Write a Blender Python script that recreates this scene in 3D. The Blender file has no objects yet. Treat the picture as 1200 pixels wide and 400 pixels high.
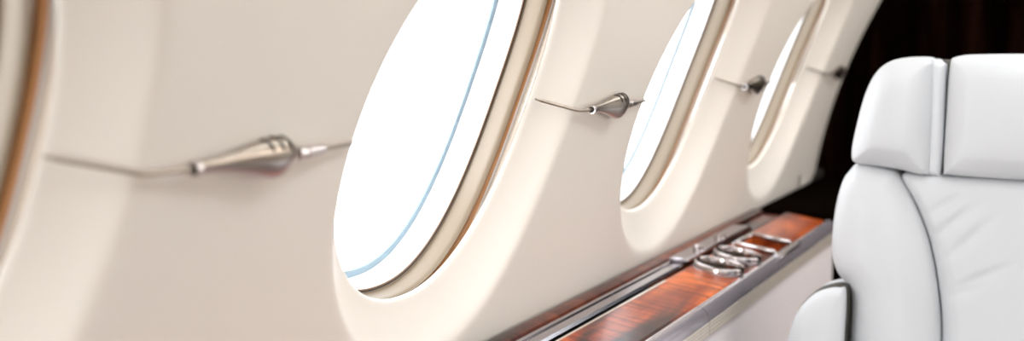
import bpy, math, random
from mathutils import Matrix, Vector
random.seed(4)
C = bpy.context.scene.collection
H = 1.08                       # eye height above the cabin floor; world x = forward, y = outboard, z = up
S = bpy.context.scene
PI = math.pi

# ---------------------------------------------------------------- materials
def mat(name, col, rough=.5, metal=0, coat=0, spec=.5, sheen=0, bump=None, emit=None):
    m = bpy.data.materials.new(name); m.use_nodes = True
    nt = m.node_tree; b = nt.nodes['Principled BSDF']
    b.inputs['Base Color'].default_value = (*col, 1)
    b.inputs['Roughness'].default_value = rough
    b.inputs['Metallic'].default_value = metal
    b.inputs['Coat Weight'].default_value = coat
    b.inputs['Coat Roughness'].default_value = .06
    b.inputs['Specular IOR Level'].default_value = spec
    b.inputs['Sheen Weight'].default_value = sheen
    if bump:
        sc, st, dist = bump
        tc = nt.nodes.new('ShaderNodeTexCoord'); n = nt.nodes.new('ShaderNodeTexNoise')
        n.inputs['Scale'].default_value = sc; n.inputs['Detail'].default_value = 3
        bp = nt.nodes.new('ShaderNodeBump'); bp.inputs['Strength'].default_value = st; bp.inputs['Distance'].default_value = dist
        nt.links.new(tc.outputs['Object'], n.inputs['Vector']); nt.links.new(n.outputs['Fac'], bp.inputs['Height'])
        nt.links.new(bp.outputs['Normal'], b.inputs['Normal'])
    return m

def wood(name, dark, mid, light, rot=0, scale=1.0, coat=.8):
    m = mat(name, mid, .3, 0, coat, .25)
    nt = m.node_tree; b = nt.nodes['Principled BSDF']
    tc = nt.nodes.new('ShaderNodeTexCoord'); mp = nt.nodes.new('ShaderNodeMapping')
    mp.inputs['Scale'].default_value = (1.6*scale, 9*scale, 9*scale); mp.inputs['Rotation'].default_value = (0, 0, rot)
    n = nt.nodes.new('ShaderNodeTexNoise'); n.inputs['Scale'].default_value = 1.6; n.inputs['Detail'].default_value = 6
    n.inputs['Distortion'].default_value = .6
    r = nt.nodes.new('ShaderNodeValToRGB'); e = r.color_ramp.elements
    e[0].position = .36; e[0].color = (*dark, 1); e[1].position = .68; e[1].color = (*light, 1)
    k = e.new(.5); k.color = (*mid, 1)
    # fiddleback figure running across the grain
    mp2 = nt.nodes.new('ShaderNodeMapping'); mp2.inputs['Scale'].default_value = (26*scale, 3*scale, 3)
    n2 = nt.nodes.new('ShaderNodeTexNoise'); n2.inputs['Scale'].default_value = 2.2; n2.inputs['Detail'].default_value = 2
    mx = nt.nodes.new('ShaderNodeMix'); mx.data_type = 'RGBA'; mx.blend_type = 'MULTIPLY'; mx.inputs['Factor'].default_value = .75
    r2 = nt.nodes.new('ShaderNodeValToRGB'); r2.color_ramp.elements[0].position = .38; r2.color_ramp.elements[0].color = (.30, .2, .16, 1)
    r2.color_ramp.elements[1].position = .6
    L = nt.links.new
    L(tc.outputs['Object'], mp.inputs['Vector']); L(mp.outputs['Vector'], n.inputs['Vector']); L(n.outputs['Fac'], r.inputs['Fac'])
    L(tc.outputs['Object'], mp2.inputs['Vector']); L(mp2.outputs['Vector'], n2.inputs['Vector']); L(n2.outputs['Fac'], r2.inputs['Fac'])
    L(r.outputs['Color'], mx.inputs['A']); L(r2.outputs['Color'], mx.inputs['B']); L(mx.outputs['Result'], b.inputs['Base Color'])
    return m

M = dict(
    panel=mat('cream_wall_panel', (.80, .735, .66), .45, bump=(420, .05, .002)),
    liner=mat('tan_window_liner', (.225, .17, .115), .36, spec=.4),
    gasket=mat('brown_gasket', (.22, .135, .085), .45),
    amber=mat('amber_gap_glow', (.62, .31, .13), .4),  # warm glow of the window gap as plain surface colour
    darkline=mat('dark_seal', (.03, .022, .018), .5),
    frame=mat('white_frame', (.95, .95, .95), .5),
    blue=mat('pale_blue_acrylic', (.24, .34, .41), .2),
    metal=mat('satin_metal', (.68, .62, .60), .28, 1, bump=(60, .02, .002)),
    dark_metal=mat('shaded_satin_metal', (.40, .34, .28), .34, 1),  # satin metal with dark reflections put into its colour; rods share it
    chrome=mat('polished_metal', (.54, .49, .48), .16, 1),
    cupin=mat('cup_lining', (.16, .13, .10), .3, .6),
    slot=mat('dark_slot', (.02, .017, .013), .6),
    track=mat('brushed_track', (.46, .435, .46), .22, 1),
    bevel=mat('grey_lacquer_edge', (.40, .36, .39), .2, .5, .4),
    trim=mat('ribbed_champagne_trim', (.68, .61, .53), .4, .5),
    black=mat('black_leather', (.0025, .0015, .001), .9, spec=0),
    leather=mat('white_leather', (.60, .61, .63), .42, bump=(260, .08, .002)),
    charcoal=mat('dark_charcoal', (.05, .045, .035), .6),
    carpet=mat('beige_carpet', (.30, .26, .21), .95, bump=(500, .5, .004)),
    ceil=mat('ivory_headliner', (.80, .76, .70), .7),
)
M['wood'] = wood('figured_wood', (.04, .006, .002), (.33, .048, .008), (.78, .17, .03), coat=.06)
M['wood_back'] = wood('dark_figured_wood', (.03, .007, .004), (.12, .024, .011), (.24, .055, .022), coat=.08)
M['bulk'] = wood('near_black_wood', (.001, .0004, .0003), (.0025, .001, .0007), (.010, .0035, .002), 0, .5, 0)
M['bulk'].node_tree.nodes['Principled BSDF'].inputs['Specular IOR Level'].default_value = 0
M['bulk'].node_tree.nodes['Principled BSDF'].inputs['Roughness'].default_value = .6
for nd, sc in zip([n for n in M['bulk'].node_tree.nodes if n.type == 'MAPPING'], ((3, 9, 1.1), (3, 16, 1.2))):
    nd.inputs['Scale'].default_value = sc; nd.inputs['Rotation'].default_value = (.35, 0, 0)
# woven lilac grey cloth
fab = mat('grey_woven_cloth', (.70, .64, .65), .9, sheen=.2); nt = fab.node_tree
tc = nt.nodes.new('ShaderNodeTexCoord'); w = nt.nodes.new('ShaderNodeTexWave'); w.inputs['Scale'].default_value = 55; w.inputs['Distortion'].default_value = 2.5
w.bands_direction = 'X'; w.inputs['Detail'].default_value = 2
r = nt.nodes.new('ShaderNodeValToRGB'); r.color_ramp.elements[0].color = (.64, .58, .59, 1); r.color_ramp.elements[1].color = (.76, .70, .71, 1)
nt.links.new(tc.outputs['Object'], w.inputs['Vector']); nt.links.new(w.outputs['Fac'], r.inputs['Fac']); nt.links.new(r.outputs['Color'], nt.nodes['Principled BSDF'].inputs['Base Color'])
M['fabric'] = fab
# thin window acrylic
g = bpy.data.materials.new('clear_acrylic'); g.use_nodes = True; nt = g.node_tree; nt.nodes.remove(nt.nodes['Principled BSDF'])
tr = nt.nodes.new('ShaderNodeBsdfTransparent'); tr.inputs['Color'].default_value = (.97, .985, 1, 1)
gl = nt.nodes.new('ShaderNodeBsdfGlossy'); gl.inputs['Roughness'].default_value = .03
mx = nt.nodes.new('ShaderNodeMixShader'); mx.inputs['Fac'].default_value = .05
nt.links.new(tr.outputs[0], mx.inputs[1]); nt.links.new(gl.outputs[0], mx.inputs[2]); nt.links.new(mx.outputs[0], nt.nodes['Material Output'].inputs['Surface'])
M['glass'] = g

# ---------------------------------------------------------------- object helpers
def link(name, me, m, parent=None):
    o = bpy.data.objects.new(name, me); C.objects.link(o)
    if m is not None: me.materials.append(M[m] if isinstance(m, str) else m)
    if parent is not None: o.parent = parent
    return o
def mesh(name, vs, fs, m, parent=None, smooth=True, angle=40, sub=0):
    me = bpy.data.meshes.new(name); me.from_pydata([tuple(v) for v in vs], [], fs); me.validate()
    o = link(name, me, m, parent)
    if smooth:
        me.polygons.foreach_set('use_smooth', [True]*len(me.polygons))
        try: me.set_sharp_from_angle(angle=math.radians(angle))
        except Exception: pass
    if sub:
        md = o.modifiers.new('sub', 'SUBSURF'); md.levels = md.render_levels = sub
    return o
def thing(name, label, cat, loc=(0, 0, 0), group=None):
    o = bpy.data.objects.new(name, None); C.objects.link(o); o.location = loc
    o['label'] = label; o['category'] = cat
    if group: o['group'] = group
    return o
def struct(o): o['kind'] = 'structure'; return o

class MB:
    def __init__(s): s.v = []; s.f = []
    def add(s, vs, fs):
        n = len(s.v); s.v += [tuple(v) for v in vs]; s.f += [tuple(i+n for i in f) for f in fs]
    def box(s, a, b, bev=0):
        (x0, y0, z0), (x1, y1, z1) = a, b
        if bev <= 0:
            s.add([(x0,y0,z0),(x1,y0,z0),(x1,y1,z0),(x0,y1,z0),(x0,y0,z1),(x1,y0,z1),(x1,y1,z1),(x0,y1,z1)],
                  [(0,3,2,1),(4,5,6,7),(0,1,5,4),(1,2,6,5),(2,3,7,6),(3,0,4,7)])
        else:
            e = bev; poly = [(x0+e,y0),(x1-e,y0),(x1,y0+e),(x1,y1-e),(x1-e,y1),(x0+e,y1),(x0,y1-e),(x0,y0+e)]
            inn = [(min(max(x,x0+e),x1-e), min(max(y,y0+e),y1-e)) for x, y in poly]
            rings = [[(x,y,z0) for x,y in inn], [(x,y,z0+e) for x,y in poly], [(x,y,z1-e) for x,y in poly], [(x,y,z1) for x,y in inn]]
            vs = [p for r in rings for p in r]; fs = []
            for k in range(3):
                for i in range(8):
                    j = (i+1) % 8; fs.append((k*8+i, k*8+j, (k+1)*8+j, (k+1)*8+i))
            fs += [tuple(range(7,-1,-1)), tuple(range(24,32))]; s.add(vs, fs)
    def tube(s, pts, rad, n=12, caps=True):
        pts = [Vector(p) for p in pts]; rad = rad if isinstance(rad, (list, tuple)) else [rad]*len(pts)
        up = None; vs = []; fs = []
        for i, p in enumerate(pts):
            d = (pts[min(i+1, len(pts)-1)] - pts[max(i-1, 0)]).normalized()
            if up is None:
                up = Vector((0,0,1)) if abs(d.z) < .9 else Vector((1,0,0))
            a = d.cross(up).normalized(); b = a.cross(d).normalized(); up = b
            for k in range(n):
                t = 2*PI*k/n; vs.append(p + (a*math.cos(t) + b*math.sin(t))*rad[i])
        for i in range(len(pts)-1):
            for k in range(n):
                j = (k+1) % n; fs.append((i*n+k, i*n+j, (i+1)*n+j, (i+1)*n+k))
        if caps: fs += [tuple(range(n-1, -1, -1)), tuple(range((len(pts)-1)*n, len(pts)*n))]
        s.add(vs, fs)
    def prism(s, sec, x0, x1):               # closed (y,z) section swept along x
        n = len(sec); vs = [(x0,y,z) for y,z in sec] + [(x1,y,z) for y,z in sec]
        fs = [(i, (i+1) % n, n+(i+1) % n, n+i) for i in range(n)] + [tuple(range(n-1,-1,-1)), tuple(range(n, 2*n))]
        s.add(vs, fs)
    def build(s, name, m, parent=None, **k): return mesh(name, s.v, s.f, m, parent, **k)

# ---------------------------------------------------------------- curved cabin side wall
def prof(u): return -.337*u*u - .469*u + .695
def slope(u): return -.674*u - .469
# arc length table, s = 0 at the middle of the windows
TAB = []
u = -.70; s_ = 0
while u < .95:
    TAB.append((s_, u)); s_ += .002*math.sqrt(1 + slope(u)**2); u += .002
S0 = min(TAB, key=lambda q: abs(q[1]+.12))[0]
TAB = [(a-S0, b) for a, b in TAB]
def u_of(s):
    lo, hi = 0, len(TAB)-1
    while hi-lo > 1:
        m = (lo+hi)//2
        if TAB[m][0] <= s: lo = m
        else: hi = m
    (a, ua), (b, ub) = TAB[lo], TAB[hi]
    return ua + (ub-ua)*(s-a)/(b-a)
def W(t, s, d=0):
    u = u_of(s); k = slope(u); n = math.sqrt(1+k*k)
    return (t, prof(u) + d/n, u - d*k/n + H)

NA = 160
SB, ST, HP = -.377, .62, .4685
def rect_dir(i):
    th = 2*PI*i/NA; return math.cos(th), math.sin(th)
def se(th, a, b, e=2.12):
    c, s = math.cos(th), math.sin(th)
    r = (abs(c/a)**e + abs(s/b)**e)**(-1/e); return c*r, s*r
# angles that also hit the corners of the bay
def angles(xl, xr):
    cor = [math.atan2(ST, xr), PI-math.atan2(ST, xl), PI+math.atan2(-SB, xl), 2*PI-math.atan2(-SB, xr)]
    A = [2*PI*i/NA for i in range(NA)]
    for c_ in cor:
        k = min(range(NA), key=lambda i: abs(A[i]-c_)); A[k] = c_
    return A
def rect(th, xl, xr):
    c, s = math.cos(th), math.sin(th)
    k = (xr/c if c > 0 else xl/-c) if abs(c) > 1e-9 else 9
    if s > 1e-9: k = min(k, ST/s)
    if s < -1e-9: k = min(k, SB/s)
    return c*k, s*k
OA, OB = .305, .347            # where the scoop leaves the panel
IA, IB = .245, .273            # opening edge
RINGS = [(-.22, 0), (-.10, .0004), (-.02, .0022), (.06, .0055), (.16, .0115), (.3, .0195), (.5, .0295), (.7, .0385), (.86, .0448), (.94, .0475), (.985, .0500), (1.0, .0520), (1.0, .0545), (.98, .0562), (.93, .0570), (.8, .0575)]

def wall_mesh(centres, t_start, t_end, mirror=False):
    v = []; f = []
    for ci, c in enumerate(centres):
        base = len(v)
        xl = (c-centres[ci-1])/2 if ci else HP
        xr = (centres[ci+1]-c)/2 if ci < len(centres)-1 else HP
        lv = []
        for k in (1, .75, .5, .25):                      # panel between the bay edge and the scoop
            lv.append(('r', k))
        for th in angles(xl, xr):
            rx, ry = rect(th, xl, xr); ex, ey = se(th, OA-.22*(IA-OA), OB-.22*(IB-OB))
            for _, k in lv:
                v.append(W(c+ex+(rx-ex)*k, ey+(ry-ey)*k))
            for q, d in RINGS:
                x, y = se(th, OA+(IA-OA)*q, OB+(IB-OB)*q); v.append(W(c+x, y, d))
        n = len(lv)+len(RINGS)
        for i in range(NA):
            j = (i+1) % NA
            for k in range(n-1):
                f.append((base+i*n+k, base+j*n+k, base+j*n+k+1, base+i*n+k+1))
    def strip(ts):
        base = len(v); ss = [SB + (ST-SB)*i/24 for i in range(25)]
        for t, d in ts:
            for s in ss: v.append(W(t, s, d))
        for i in range(len(ts)-1):
            for k in range(24):
                a = base+i*25+k; f.append((a, a+25, a+26, a+1))
    a, b = centres[0]-HP, centres[-1]+HP
    strip([(t_start, 0), ((t_start+a)/2, 0), (a, 0)])
    strip([(b, 0), (b+.06, 0)] + [(3.80+.02*k, .42*(.02*k)**2) for k in range(12)] + [(4.03, .030), (4.035, .05), (4.035, .09)])
    # lining carried on up to the ceiling
    base = len(v); N = 9
    for t in (t_start, 4.03):
        x, y, z = W(t, ST)
        for i in range(N):
            q = i/(N-1); v.append((t, y - .42*math.sin(q*PI/2)*1.0, z + .20*(1-(1-q)**2)*.9 + .0*q))
    for i in range(N-1): f.append((base+i, base+i+1, base+N+i+1, base+N+i))
    if mirror: v = [(x, -.44-y, z) for x, y, z in v]
    return v, f

CT = [-1.40, -.46, .470, 1.416, 2.350, 3.250]
v, f = wall_mesh(CT, -5, 4.03)
wl = struct(mesh('wall_left', v, f, 'panel', angle=80))
v, f = wall_mesh(CT, -5, 4.03, mirror=True)
wr = struct(mesh('wall_right', v, f, 'panel', angle=80))
for o in (wl, wr):
    me = o.data
    import bmesh
    bm = bmesh.new(); bm.from_mesh(me); bmesh.ops.remove_doubles(bm, verts=bm.verts, dist=.0004); bmesh.ops.recalc_face_normals(bm, faces=bm.faces); bm.to_mesh(me); bm.free()
    me.polygons.foreach_set('use_smooth', [True]*len(me.polygons)); me.set_sharp_from_angle(angle=math.radians(80))

# ---------------------------------------------------------------- windows
def loft(c, prof_, e=2.12, close=False, cap=False):
    n = 128; v = []; f = []
    for a, b, d in prof_:
        for i in range(n):
            x, y = se(2*PI*i/n, a, b, e); p = W(0, y, d); v.append((c+x, p[1], p[2]))
    m = len(prof_)
    for k in range(m if close else m-1):
        k2 = (k+1) % m
        for i in range(n):
            j = (i+1) % n; f.append((k*n+i, k*n+j, k2*n+j, k2*n+i))
    if cap: f.append(tuple(range((m-1)*n, m*n)))
    return v, f
def window(idx, c, side=1, src=None):
    w = bpy.data.objects.new('window_%d' % idx, None); C.objects.link(w)
    w.location = (c, 0, 0); w['kind'] = 'structure'
    if src:
        w.location = (c, -.44 if side < 0 else 0, 0); w.scale = (1, side, 1)
        for ch in src.children:
            k = ch.copy(); C.objects.link(k); k.parent = w
        return w
    def part(name, pr, m, e=2.25, **k): return mesh(name, *loft(0, pr, e, **k), m, w, angle=50)
    part('window_liner', [(.2250,.284,.092),(.2250,.284,.072),(.2245,.283,.0675),(.2230,.2815,.0635),(.2205,.279,.0620),(.2180,.277,.0645),(.2168,.276,.070),(.2170,.277,.080),(.2185,.2785,.090),(.2185,.2785,.094),(.216,.276,.0955)], 'liner')
    part('gap_glow_strip', [(.2375,.297,.090),(.2320,.305,.074),(.2320,.305,.066),(.2350,.308,.0632),(.2385,.311,.0640),(.2392,.312,.068),(.2392,.312,.090)], 'amber')  # light bleeding through the lining gap, put into the ring's colour
    part('dark_seal_strip', [(.2248,.284,.080),(.2322,.305,.080)], 'darkline')
    part('edge_seal', [(.2392,.312,.090),(.2394,.312,.064),(.2402,.313,.0625),(.2412,.314,.064),(.2414,.314,.068)], 'frame')
    part('lining_backing', [(.2412,.314,.0685),(.2425,.316,.0685)], 'darkline')
    part('leak_backing', [(.2425,.316,.0685),(.2425,.316,.0605),(.2550,.325,.0605),(.2700,.335,.0700)], 'panel')  # added ring closing the space behind the lip against outside light
    part('gasket_line', [(.2160,.2762,.0952),(.2150,.2752,.0950),(.2140,.2742,.0962)], 'darkline')
    part('window_gasket', [(.2142,.2744,.0962),(.2136,.2738,.0957),(.2126,.2728,.0958),(.2121,.2722,.0966),(.2121,.2722,.099)], 'gasket')
    part('outer_frame', [(.2122,.2723,.0972),(.2118,.272,.100),(.2110,.271,.112),(.2092,.2702,.128),(.2085,.2695,.135)], 'frame')
    part('pane_seal', [(.2085,.2695,.135),(.1990,.2600,.136),(.1985,.2595,.1385)], 'blue')
    part('window_pane', [(.206,.267,.1375),(.15,.2,.1375),(.08,.1,.1375),(.02,.03,.1375)], 'glass', cap=True)
    # dark insulation cavity hidden behind the lining
    return w
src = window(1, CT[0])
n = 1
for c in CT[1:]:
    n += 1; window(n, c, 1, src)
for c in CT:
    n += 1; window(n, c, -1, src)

# ---------------------------------------------------------------- rest of the shell
zc = W(0, ST)[2] + .18; yc = W(0, ST)[1] - .42
struct(mesh('ceiling', [(-5, yc, zc), (4.03, yc, zc), (4.03, -.44-yc, zc), (-5, -.44-yc, zc)], [(0,1,2,3)], 'ceil'))
b = MB(); b.box((-5.1, -1.7, -.06), (4.6, 1.3, 0)); struct(b.build('floor', 'carpet', smooth=False))
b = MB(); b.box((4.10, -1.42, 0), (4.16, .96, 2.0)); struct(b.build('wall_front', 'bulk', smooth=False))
b = MB(); b.box((-5.1, -1.7, 0), (-5, 1.3, 2.3)); struct(b.build('wall_back', 'ceil', smooth=False))
# right hand lower side lining
b = MB(); b.box((-5, -1.36, 0), (4.05, -1.24, H-.48)); struct(b.build('wall_right_lower', 'fabric', smooth=False))
b = MB(); b.box((4.03, -.15-1.2, 0), (4.10, 1.1, 2.1)); 

# ---------------------------------------------------------------- side ledge
LU = H-.475
T0, T1, TJ = -5, 3.13, 2.02
led = thing('side_ledge', 'long glossy reddish wood side ledge with silver track, below the oval windows', 'ledge', (0, .72, 0))
def lp(name, sec, m, x0=T0, x1=T1, ang=35):
    b = MB(); b.prism([(y-.72, z+H) for y, z in sec], x0, x1); return b.build(name, m, led, angle=ang)
lp('shadow_gap', [(.842,-.52),(.834,-.52),(.834,-.486),(.842,-.486)], 'slot')
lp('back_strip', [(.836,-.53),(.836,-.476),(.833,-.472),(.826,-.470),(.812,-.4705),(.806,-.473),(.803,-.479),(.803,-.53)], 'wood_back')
for x0, x1 in ((T0, 2.285), (2.288, 2.86)):
    lp('track', [(.803,-.53),(.803,-.478),(.800,-.4755),(.792,-.4755),(.790,-.479),(.786,-.479),(.784,-.4755),(.766,-.4755),(.762,-.480),(.762,-.53)], 'track', x0, x1)
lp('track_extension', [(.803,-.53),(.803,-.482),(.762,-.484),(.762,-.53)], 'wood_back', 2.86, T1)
lp('groove', [(.762,-.53),(.762,-.495),(.745,-.495),(.745,-.53)], 'slot')
lp('groove_lip', [(.7475,-.53),(.7475,-.4775),(.745,-.4755),(.738,-.4755),(.736,-.478),(.736,-.53)], 'trim', T0, 2.16)
lp('wood_top', [(.7475,-.53),(.7475,-.479),(.7445,-.476),(.737,-.4752),(.66,-.4867),(.645,-.4892),(.6395,-.492),(.6385,-.53)], 'wood')
for x0, x1 in ((T0, TJ), (TJ+.003, T1)):
    lp('rounded_edge', [(.6385,-.54),(.6385,-.4905),(.636,-.4875),(.630,-.4868),(.624,-.489),(.618,-.4945),(.614,-.502),(.612,-.512),(.614,-.54)], 'bevel', x0, x1)
    st = [(.624,-.513)]
    for k in range(4):
        z = -.513-.0065*k; st += [(.6120,z),(.6107,z-.0012),(.6107,z-.0048),(.6120,z-.006)]
    st += [(.624,-.539)]
    b = MB(); b.prism([(y-.72, z+H) for y, z in st], x0, x1); b.build('ribbed_trim', 'trim', led, angle=25)
lp('cloth_side', [(.618,-H+.0),(.618,-.539),(.65,-.539),(.65,-H)], 'fabric', T0, T1)
b = MB(); b.prism([(y-.72, z+H) for y, z in [(.835,-H+.0),(.835,-.53),(.65,-.53),(.65,-H)]], T0, T1); b.build('ledge_body', 'slot', led, smooth=False)
for x0, x1 in ((.55, 1.3),):
    pass

b = MB(); b.box((-5, .8475, 0), (4.09, .95, H-.465)); struct(b.build('leak_block', 'slot', smooth=False))  # unseen box outside the wall base, added to block outside light
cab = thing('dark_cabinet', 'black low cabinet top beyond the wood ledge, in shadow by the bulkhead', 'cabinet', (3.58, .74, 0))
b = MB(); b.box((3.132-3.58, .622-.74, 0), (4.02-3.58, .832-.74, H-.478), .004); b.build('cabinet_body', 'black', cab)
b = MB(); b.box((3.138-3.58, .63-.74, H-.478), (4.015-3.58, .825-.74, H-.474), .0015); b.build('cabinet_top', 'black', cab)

# ---------------------------------------------------------------- cup holders and tray holder on the ledge
def ringlathe(prf, n=64, close=True):
    v = []; f = []; m = len(prf)
    for r_, z in prf:
        for i in range(n): t = 2*PI*i/n; v.append((r_*math.cos(t), r_*math.sin(t), z))
    for k in range(m if close else m-1):
        k2 = (k+1) % m
        for i in range(n):
            j = (i+1) % n; f.append((k*n+i, k*n+j, k2*n+j, k2*n+i))
    return v, f
def cut(o, cutters):
    for c_ in cutters:
        md = o.modifiers.new('cut', 'BOOLEAN'); md.operation = 'DIFFERENCE'; md.object = c_; md.solver = 'EXACT'
    bpy.context.view_layer.update()
    dg = bpy.context.evaluated_depsgraph_get(); me = bpy.data.meshes.new_from_object(o.evaluated_get(dg))
    o.modifiers.clear(); o.data = me
    me.polygons.foreach_set('use_smooth', [True]*len(me.polygons)); me.set_sharp_from_angle(angle=math.radians(30))
CUPS = [(2.338, .690), (2.474, .690)]; TRAY = (2.662, .681)
TILT = math.atan(.15)
def top(y): return H-.475-.15*(.738-y)
cutters = []
import bmesh
for x, y in CUPS:
    b = MB(); b.tube([(x, y, LU-.065), (x, y, LU+.05)], .0478, 48); cutters.append(b.build('cutter', 'slot', smooth=False))
b = MB(); b.box((TRAY[0]-.066, TRAY[1]-.038, LU-.042), (TRAY[0]+.066, TRAY[1]+.042, LU+.05)); cutters.append(b.build('cutter', 'slot'))
for o in cutters:
    bm = bmesh.new(); bm.from_mesh(o.data); bmesh.ops.recalc_face_normals(bm, faces=bm.faces); bm.to_mesh(o.data); bm.free()
for o in list(led.children):
    if o.name.startswith('wood_top'):
        bm = bmesh.new(); bm.from_mesh(o.data); bmesh.ops.recalc_face_normals(bm, faces=bm.faces); bm.to_mesh(o.data); bm.free()
for o in list(led.children):
    if o.name.startswith('wood_top'): cut(o, cutters)
for o in cutters: bpy.data.objects.remove(o)
def cup(x, y, label):
    t = thing('cup_holder', label, 'cup holder', (x, y, top(y)), 'chrome cup holders on the ledge'); t.rotation_euler.x = TILT; t.scale = (.94, .94, 1)
    v, f = ringlathe([(.0502,-.004),(.0502,.0125),(.0508,.0138),(.0522,.0145),(.0536,.0138),(.0544,.0125),(.0544,.0014),(.0562,.0010),(.0564,.0003),(.0520,.0002),(.0515,-.004)])
    mesh('rim', v, f, 'chrome', t)
    mesh('lining', *ringlathe([(.0500,-.003),(.0500,-.012),(.0490,-.0135),(.0490,-.024),(.0500,-.0255),(.0500,-.044)], close=False), 'cupin', t)
    mesh('base', [(0,0,-.044)]+[(.0500*math.cos(2*PI*i/64), .0500*math.sin(2*PI*i/64), -.044) for i in range(64)], [(0, 1+i, 1+(i+1) % 64) for i in range(64)], 'slot', t)
    return t
cup(*CUPS[0], 'round chrome cup holder on the wood ledge, the nearer of the two')
cup(*CUPS[1], 'round chrome cup holder on the wood ledge, between the other ring and the rectangular frame')
tr_ = thing('tray_holder', 'rectangular chrome frame holder set in the wood ledge beyond the cup rings', 'holder', (*TRAY, top(TRAY[1]))); tr_.rotation_euler.x = TILT
for x in (-.070, .070):
    b = MB(); b.box((x-.007, -.046, -.001), (x+.007, .052, .0110), .0035); b.build('rail', 'chrome', tr_)
b = MB(); b.box((-.100, -.064, .0004), (.092, -.046, .0060), .002); b.build('inner_plate', 'track', tr_)
b = MB(); b.box((-.080, .044, .0004), (.080, .056, .0070), .002); b.build('outer_plate', 'chrome', tr_)
b = MB(); b.box((-.065, -.037, -.034), (.065, .041, -.024)); b.build('well', 'cupin', tr_, smooth=False)
hp = thing('hinge_plate', 'silver hinge plate on the track behind the chrome holders', 'hinge', (2.60, .775, LU))
b = MB(); b.box((-.26, -.020, -.0002), (.22, .024, .009), .003); b.build('plate', 'track', hp)
for x, r_ in ((.02, .013), (-.14, .011)):
    b = MB(); b.tube([(x, -.002, .0085), (x, -.002, .017), (x, -.002, .019)], [r_, r_, r_*.8], 24); b.build('knuckle', 'chrome', hp)

# ---------------------------------------------------------------- teardrop fittings on slim rods
def body_r(x):
    # x 0..1 along the body -> (upper radius, lower radius)
    pts = [(0,.0060,.0060),(.06,.0063,.0062),(.15,.0070,.0064),(.28,.0093,.0076),(.39,.0126,.0108),(.50,.0163,.0155),(.60,.0192,.0198),(.67,.0205,.0222),(.73,.0207,.0236),(.79,.0195,.0232),(.85,.0163,.0196),(.90,.0120,.0135),(.95,.0082,.0086),(1,.0062,.0060)]
    for i in range(len(pts)-1):
        a, b_ = pts[i], pts[i+1]
        if a[0] <= x <= b_[0]:
            q = (x-a[0])/(b_[0]-a[0]); q = q
            return a[1]+(b_[1]-a[1])*q, a[2]+(b_[2]-a[2])*q
    return pts[-1][1:]
def fitting(c, prev, label):
    # origin in the panel plane at rod height, at the widest point of the body; local x along the cabin
    up = Vector((0, slope(-.12), 1)).normalized(); out = Vector((0, -1, slope(-.12))).normalized()   # out = into the cabin
    p0 = Vector(W(c-.472, 0))
    t = thing('teardrop_rod', label, 'wall fitting', p0, 'metal teardrop rods on the wall between windows')
    off = .011
    bl, x0 = .157, -.108
    def P(x, a, b_): return Vector((x, 0, 0)) + up*a + out*b_
    def half(name, a0, a1, m, grow=0, rng=(0, 1), nn=20, rim=False):
        v = []; f = []; N = 56
        for i in range(N+1):
            q = rng[0]+(rng[1]-rng[0])*i/N; ru, rl = body_r(q)
            for k in range(nn+1):
                th = a0+(a1-a0)*k/nn; s = math.sin(th); r_ = ru if s > 0 else rl
                cth = math.cos(th)
                # lower half: keel section, upper half: round hood, flattened against the wall
                e = 1.0 if s > 0 else 1.25
                yy = math.copysign(abs(cth)**(1/e if s < 0 else 1), cth)*(ru+rl)/2*.62; zz = s*r_
                v.append(P(x0+q*bl, zz*(1+grow)+.0015, off+yy*(1+grow)))
        for i in range(N):
            for k in range(nn):
                a = i*(nn+1)+k; f.append((a, a+nn+1, a+nn+2, a+1))
        return mesh(name, v, f, m, t, angle=60)
    half('lower_shell', -PI*1.03, .12, 'metal')
    hood = half('hood', .10, PI*1.02, 'dark_metal', .035)  # same metal as the shell, its reflections painted as a darker tone
    # slots cut across the hood
    b = MB()
    for q in (.60, .69, .78):
        pts = []
        for k in range(9):
            th = .55+(2.0-.55)*k/8; ru, rl = body_r(q - .05*k/8+.02)
            pts.append(P(x0+(q-.05*k/8+.02)*bl, math.sin(th)*ru*1.045+.0015, off+math.cos(th)*(ru+rl)/2*.62*1.06))
        b.tube(pts, [.0004]+[.0014]*7+[.0004], 8)
    b.build('hood_slots', 'slot', hood)
    b = MB(); b.tube([P(x0-.003, .001, off), P(x0+.004, .001, off)], [.0072, .0070], 20); b.build('collar', 'metal', t)
    b = MB(); b.tube([P(x0-.0035, .001, off), P(x0-.0005, .001, off)], .0050, 20); b.build('socket', 'slot', t)
    e0 = x0+bl-.004
    b = MB(); b.tube([P(e0, .001, off), P(e0+.012, .001, off), P(e0+.0125, .001, off), P(e0+.016, .001, off), P(e0+.0165, .001, off), P(e0+.030, .001, off-.0005), P(e0+.046, .001, off-.001), P(e0+.047, .001, off-.001)], [.0064, .0066, .0052, .0052, .0062, .0060, .0052, .003], 20); b.build('ferrule', 'metal', t)
    b = MB(); b.tube([P(e0+.044, .001, off-.001), P(e0+.105, .0, off-.005), P(e0+.120, -.001, -.004)], .0023, 10); b.build('end_rod', 'dark_metal', t)
    # bent rod: level over the panel, then following the scoop of the window behind
    kx = (prev+.308) - p0.x; ex = (prev+.232) - p0.x
    b = MB(); b.tube([P(ex, .006, -.037), P(ex+.012, .005, -.030), P(kx-.006, .001, .0045), P(kx+.004, .000, .006), P(kx+.02, .0, .0075), P(x0, .001, off)], [.0014, .0026, .0027, .0027, .0026, .0026], 12)
    b.build('bent_rod', 'dark_metal', t)
    return t
fitting(CT[3], CT[2], 'largest and nearest metal teardrop fitting on a bent rod, left of the bright window')
fitting(CT[4], CT[3], 'metal teardrop fitting on a bent rod, between the two largest windows')
fitting(CT[5], CT[4], 'small satin metal teardrop fitting on the pillar just left of the farthest window')
fitting(CT[5]+.955, CT[5], 'blurred dark teardrop fitting on the farthest pillar, beside the dark bulkhead')

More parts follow.
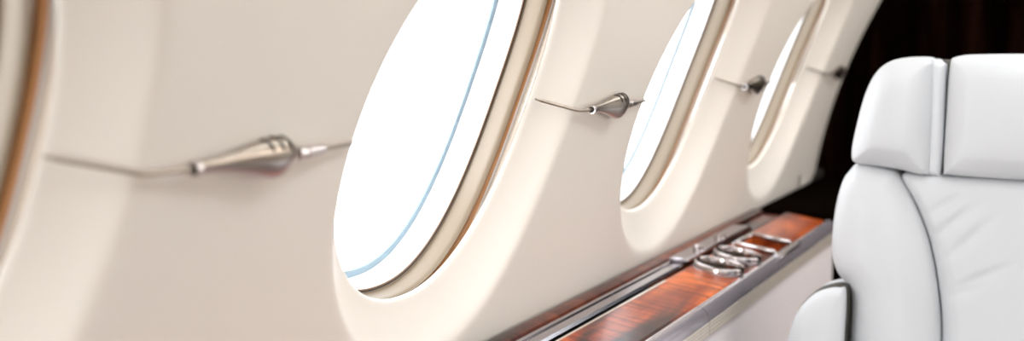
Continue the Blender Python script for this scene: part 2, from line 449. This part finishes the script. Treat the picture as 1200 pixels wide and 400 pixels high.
# ---------------------------------------------------------------- white leather seat
SX, SY, K = 2.28, .125, .16
seat = thing('cabin_seat', 'large white leather cabin seat facing back, beside the wood ledge', 'seat', (SX, SY, 0))
def smooth_poly(p, n=8, closed=True):
    out = []; m = len(p)
    for i in range(m):
        a, b_, c_, d = [Vector(p[(i+k-1) % m]) for k in range(4)]
        for j in range(n):
            q = j/n
            out.append(.5*((2*b_)+(c_-a)*q+(2*a-5*b_+4*c_-d)*q*q+(3*b_-a-3*c_+d)*q**3))
    return out
def seg_d(p, a, b_):
    ab = b_-a; q = max(0, min(1, (p-a).dot(ab)/max(ab.length_squared, 1e-12))); return (p-a-ab*q).length
def pillow(name, poly, m, x_front=0, R=.03, crown=.02, back=.08, flip=False, parent=seat, wr=None, n=6, fine=False):
    """poly: (y,u) outline on the reclined seat plane; a cushion bulging towards -x with rounded borders."""
    P_ = smooth_poly([(y-SY, u) for y, u in poly], n)
    if flip: P_ = [Vector((-p.x, p.y)) for p in P_][::-1]
    N = len(P_); cen = sum(P_, Vector((0, 0)))/N
    ks = [1, .985, .965, .94, .91, .88, .85, .82, .79, .76, .72, .68, .63, .58, .52, .46, .4, .33, .27, .2, .09]
    if fine: ks = [1, .99, .98, .965, .95] + [.935-.02*i for i in range(46)]
    v = []; f = []
    mxd = 0; dd = []
    for k in ks:
        for p in P_:
            q = cen+(p-cen)*k; d = min(seg_d(q, P_[i], P_[(i+1) % N]) for i in range(N)) if k < 1 else 0
            dd.append((q, d, k)); mxd = max(mxd, d)
    dd.append((cen, min(seg_d(cen, P_[i], P_[(i+1) % N]) for i in range(N)), 0)); mxd = max(mxd, dd[-1][1])
    xs = [p.x for p in P_]; zs = [p.y for p in P_]
    mx_, hx = (max(xs)+min(xs))/2, (max(xs)-min(xs))/2; mz_, hz = (max(zs)+min(zs))/2, (max(zs)-min(zs))/2
    def cr(q, d):
        e = min(1, d/(1.6*R)); e = e*e*(3-2*e)
        return e*(1-abs((q.x-mx_)/hx)**2.6)*(1-abs((q.y-mz_)/hz)**2.6)
    def pt(q, h): 
        return (x_front + K*(q.y+.3) - h, q.x, q.y+H)
    for q, d, kk in dd:
        a = min(d/R, 1); h = R*math.sqrt(max(0, 1-(1-a)**2)) + crown*cr(q, d)
        if wr: h += wr(q, d)
        v.append(pt(q, h))
    M_ = len(ks)
    for k in range(M_-1):
        for i in range(N):
            j = (i+1) % N; f.append((k*N+i, k*N+j, (k+1)*N+j, (k+1)*N+i))
    for i in range(N): f.append(((M_-1)*N+i, (M_-1)*N+(i+1) % N, M_*N))
    b0 = len(v)
    for p in P_: v.append(pt(p, -back))
    for i in range(N): j = (i+1) % N; f.append((b0+i, b0+j, j, i))
    f.append(tuple(range(b0, b0+N)))
    o = mesh(name, v, f, m, parent, angle=60)
    return o
WING = [(.284,-.066),(.288,-.052),(.300,-.046),(.338,-.047),(.366,-.056),(.388,-.078),(.404,-.118),(.416,-.179),(.421,-.225),(.412,-.243),(.372,-.247),(.329,-.252),(.302,-.2575),(.288,-.2575),(.2805,-.250),(.280,-.158)]
GUS = [(.264,-.070),(.270,-.056),(.292,-.052),(.296,-.10),(.294,-.18),(.292,-.245),(.288,-.256),(.270,-.259),(.2615,-.250),(.2610,-.158)]
CEN = [(.256,-.062),(.246,-.044),(.20,-.040),(.125,-.039),(.05,-.040),(.004,-.044),(-.006,-.062),(-.008,-.15),(-.006,-.250),(.004,-.258),(.125,-.259),(.246,-.256),(.256,-.248),(.257,-.15)]
BOL = [(.405,-.243),(.424,-.258),(.438,-.285),(.447,-.340),(.4475,-.404),(.436,-.445),(.414,-.470),(.405,-.495),(.402,-.573),(.402,-.68),(.39,-.72),(.26,-.72),(.242,-.70),(.242,-.60),(.2445,-.53),(.256,-.450),(.275,-.375),(.301,-.315),(.331,-.266),(.35,-.252)]
BAC = [(.329,-.262),(.300,-.316),(.274,-.376),(.255,-.451),(.2435,-.53),(.241,-.62),(.24,-.72),(.125,-.73),(.01,-.72),(.009,-.62),(.0065,-.53),(-.005,-.451),(-.024,-.376),(-.05,-.316),(-.079,-.262),(-.03,-.258),(.125,-.2585),(.28,-.258)]
def wrk(q, d):
    # soft creases running in from the side seam
    h = 0
    for (cy, cu, a, ln, am) in ((.15,-.335,.75,.05,.006),(.12,-.36,.8,.06,.0055),(.165,-.305,.6,.04,.005),(.10,-.43,.5,.05,.004),(.13,-.46,.45,.04,.0035)):
        dx, dz = abs(q.x)-cy+SY-.10+.02, q.y-cu
        along = dx*math.cos(a)-dz*math.sin(a); ac = dx*math.sin(a)+dz*math.cos(a)
        h -= am*math.exp(-(ac/.008)**2)*math.exp(-(along/ln)**2)
    return h
pillow('backrest', BAC, 'leather', R=.022, crown=.012, back=.07, wr=wrk, n=14, fine=True)
for fl in (False, True):
    pillow('side_bolster', BOL, 'leather', x_front=-.002, R=.040, crown=.018, back=.09, flip=fl)
    pillow('headrest_wing', WING, 'leather', x_front=-.012, R=.026, crown=.022, back=.07, flip=fl)
    pillow('headrest_gusset', GUS, 'leather', x_front=-.008, R=.010, crown=.002, back=.07, flip=fl)
pillow('headrest', CEN, 'leather', x_front=-.014, R=.024, crown=.02, back=.07)
SH = [(.25,-.052),(.33,-.053),(.372,-.068),(.395,-.12),(.408,-.18),(.412,-.24),(.432,-.30),(.440,-.36),(.440,-.41),(.425,-.45),(.41,-.48),(.40,-.55),(.40,-.74),(.125,-.75)]
SH = SH + [(.25-y, u) for y, u in SH[-2::-1]]
pillow('seat_shell', SH, 'charcoal', x_front=.035, R=.01, crown=0, back=.09)
# armrests: rounded end face, larger dark slab behind painting the shadow gap
ARM = [(.408,-.474),(.420,-.467),(.440,-.470),(.465,-.482),(.488,-.508),(.503,-.545),(.513,-.60),(.516,-.68),(.514,-.80),(.50,-.83),(.43,-.83),(.410,-.80),(.4065,-.70),(.4065,-.56)]
for fl in (False, True):
    pillow('armrest', ARM, 'leather', x_front=-.06, R=.020, crown=.010, back=.10, flip=fl, n=5)
    big = [(.46+(y-.46)*1.045, -.65+(u+.65)*1.012) for y, u in ARM]
    pillow('armrest_gap_shade', big, 'charcoal', x_front=-.045, R=.006, crown=0, back=.035, flip=fl, n=5)
# cushion and base, just below the picture
def rbox(name, a, b_, r_, m, parent):
    bm = bmesh.new(); bmesh.ops.create_cube(bm, size=1)
    for q in bm.verts: q.co = Vector([(a[i]+b_[i])/2 + q.co[i]*(b_[i]-a[i]) for i in range(3)])
    bmesh.ops.bevel(bm, geom=bm.edges[:], offset=r_, segments=4, affect='EDGES', profile=.5)
    me = bpy.data.meshes.new(name); bm.to_mesh(me); bm.free(); me.polygons.foreach_set('use_smooth', [True]*len(me.polygons))
    return link(name, me, m, parent)
rbox('seat_cushion', (-.62, -.28, .30), (-.03, .28, .43), .04, 'leather', seat)
rbox('seat_base', (-.50, -.24, .0), (.02, .24, .31), .03, 'charcoal', seat)

# ---------------------------------------------------------------- light
wd = bpy.data.worlds.new('World'); S.world = wd; wd.use_nodes = True; nt = wd.node_tree
bg = nt.nodes['Background']; bg.inputs['Color'].default_value = (.93, .97, 1, 1); bg.inputs['Strength'].default_value = 4.5
def area(name, loc, target, sx, sy, e, col=(1, .96, .92), spread=180):
    l = bpy.data.lights.new(name, 'AREA'); l.shape = 'RECTANGLE'; l.size = sx; l.size_y = sy; l.energy = e; l.color = col; l.spread = math.radians(spread)
    o = bpy.data.objects.new(name, l); C.objects.link(o); o.location = loc
    o.rotation_euler = (Vector(target)-Vector(loc)).to_track_quat('-Z', 'Y').to_euler(); return o
area('aft_cabin_light', (-4.7, .0, 1.25), (2.2, .35, .85), 1.3, 1.0, 66, (.96, .985, 1))
area('ceiling_wash_light', (2.0, .10, zc-.05), (2.0, .50, .5), 4.0, .25, 25, (.88, .95, 1))
area('right_fill_light', (3.1, -1.15, 1.15), (3.1, .5, .75), 2.2, .4, 40, (1, .91, .85))  # added fill lamp, stands in for warm bounce on the forward panels
area('left_window_daylight', (.78, 1.12, 1.10), (2.25, .40, .93), .5, .5, 8, (.95, .98, 1))

# ---------------------------------------------------------------- camera
f_ = 1400.
F = Vector((700, 162, f_)).normalized()
U = F.cross(Vector((1, 0, 0))).normalized()
if U.y < 0: U = -U
L = U.cross(F).normalized()
if L.x > 0: L = -L
right = Vector((F.x, L.x, U.x)); up = Vector((F.y, L.y, U.y)); fw = Vector((F.z, L.z, U.z))
cd = bpy.data.cameras.new('camera'); cam = bpy.data.objects.new('camera', cd); C.objects.link(cam)
cd.sensor_fit = 'HORIZONTAL'; cd.sensor_width = 36; cd.lens = 36*f_/1200; cd.clip_start = .02
R3 = Matrix((right, up, -fw)).transposed()
cam.matrix_world = Matrix.Translation((0, 0, H)) @ R3.to_4x4()
cd.dof.use_dof = True; cd.dof.focus_distance = 1.78; cd.dof.aperture_fstop = 2.4
S.camera = cam
S.view_settings.view_transform = 'Standard'; S.view_settings.look = 'None'; S.view_settings.gamma = 1
S.view_settings.use_curve_mapping = False; S.view_settings.exposure = .05
S.cycles.max_bounces = 8; S.cycles.diffuse_bounces = 5; S.cycles.use_denoising = True
S.cycles.transparent_max_bounces = 12
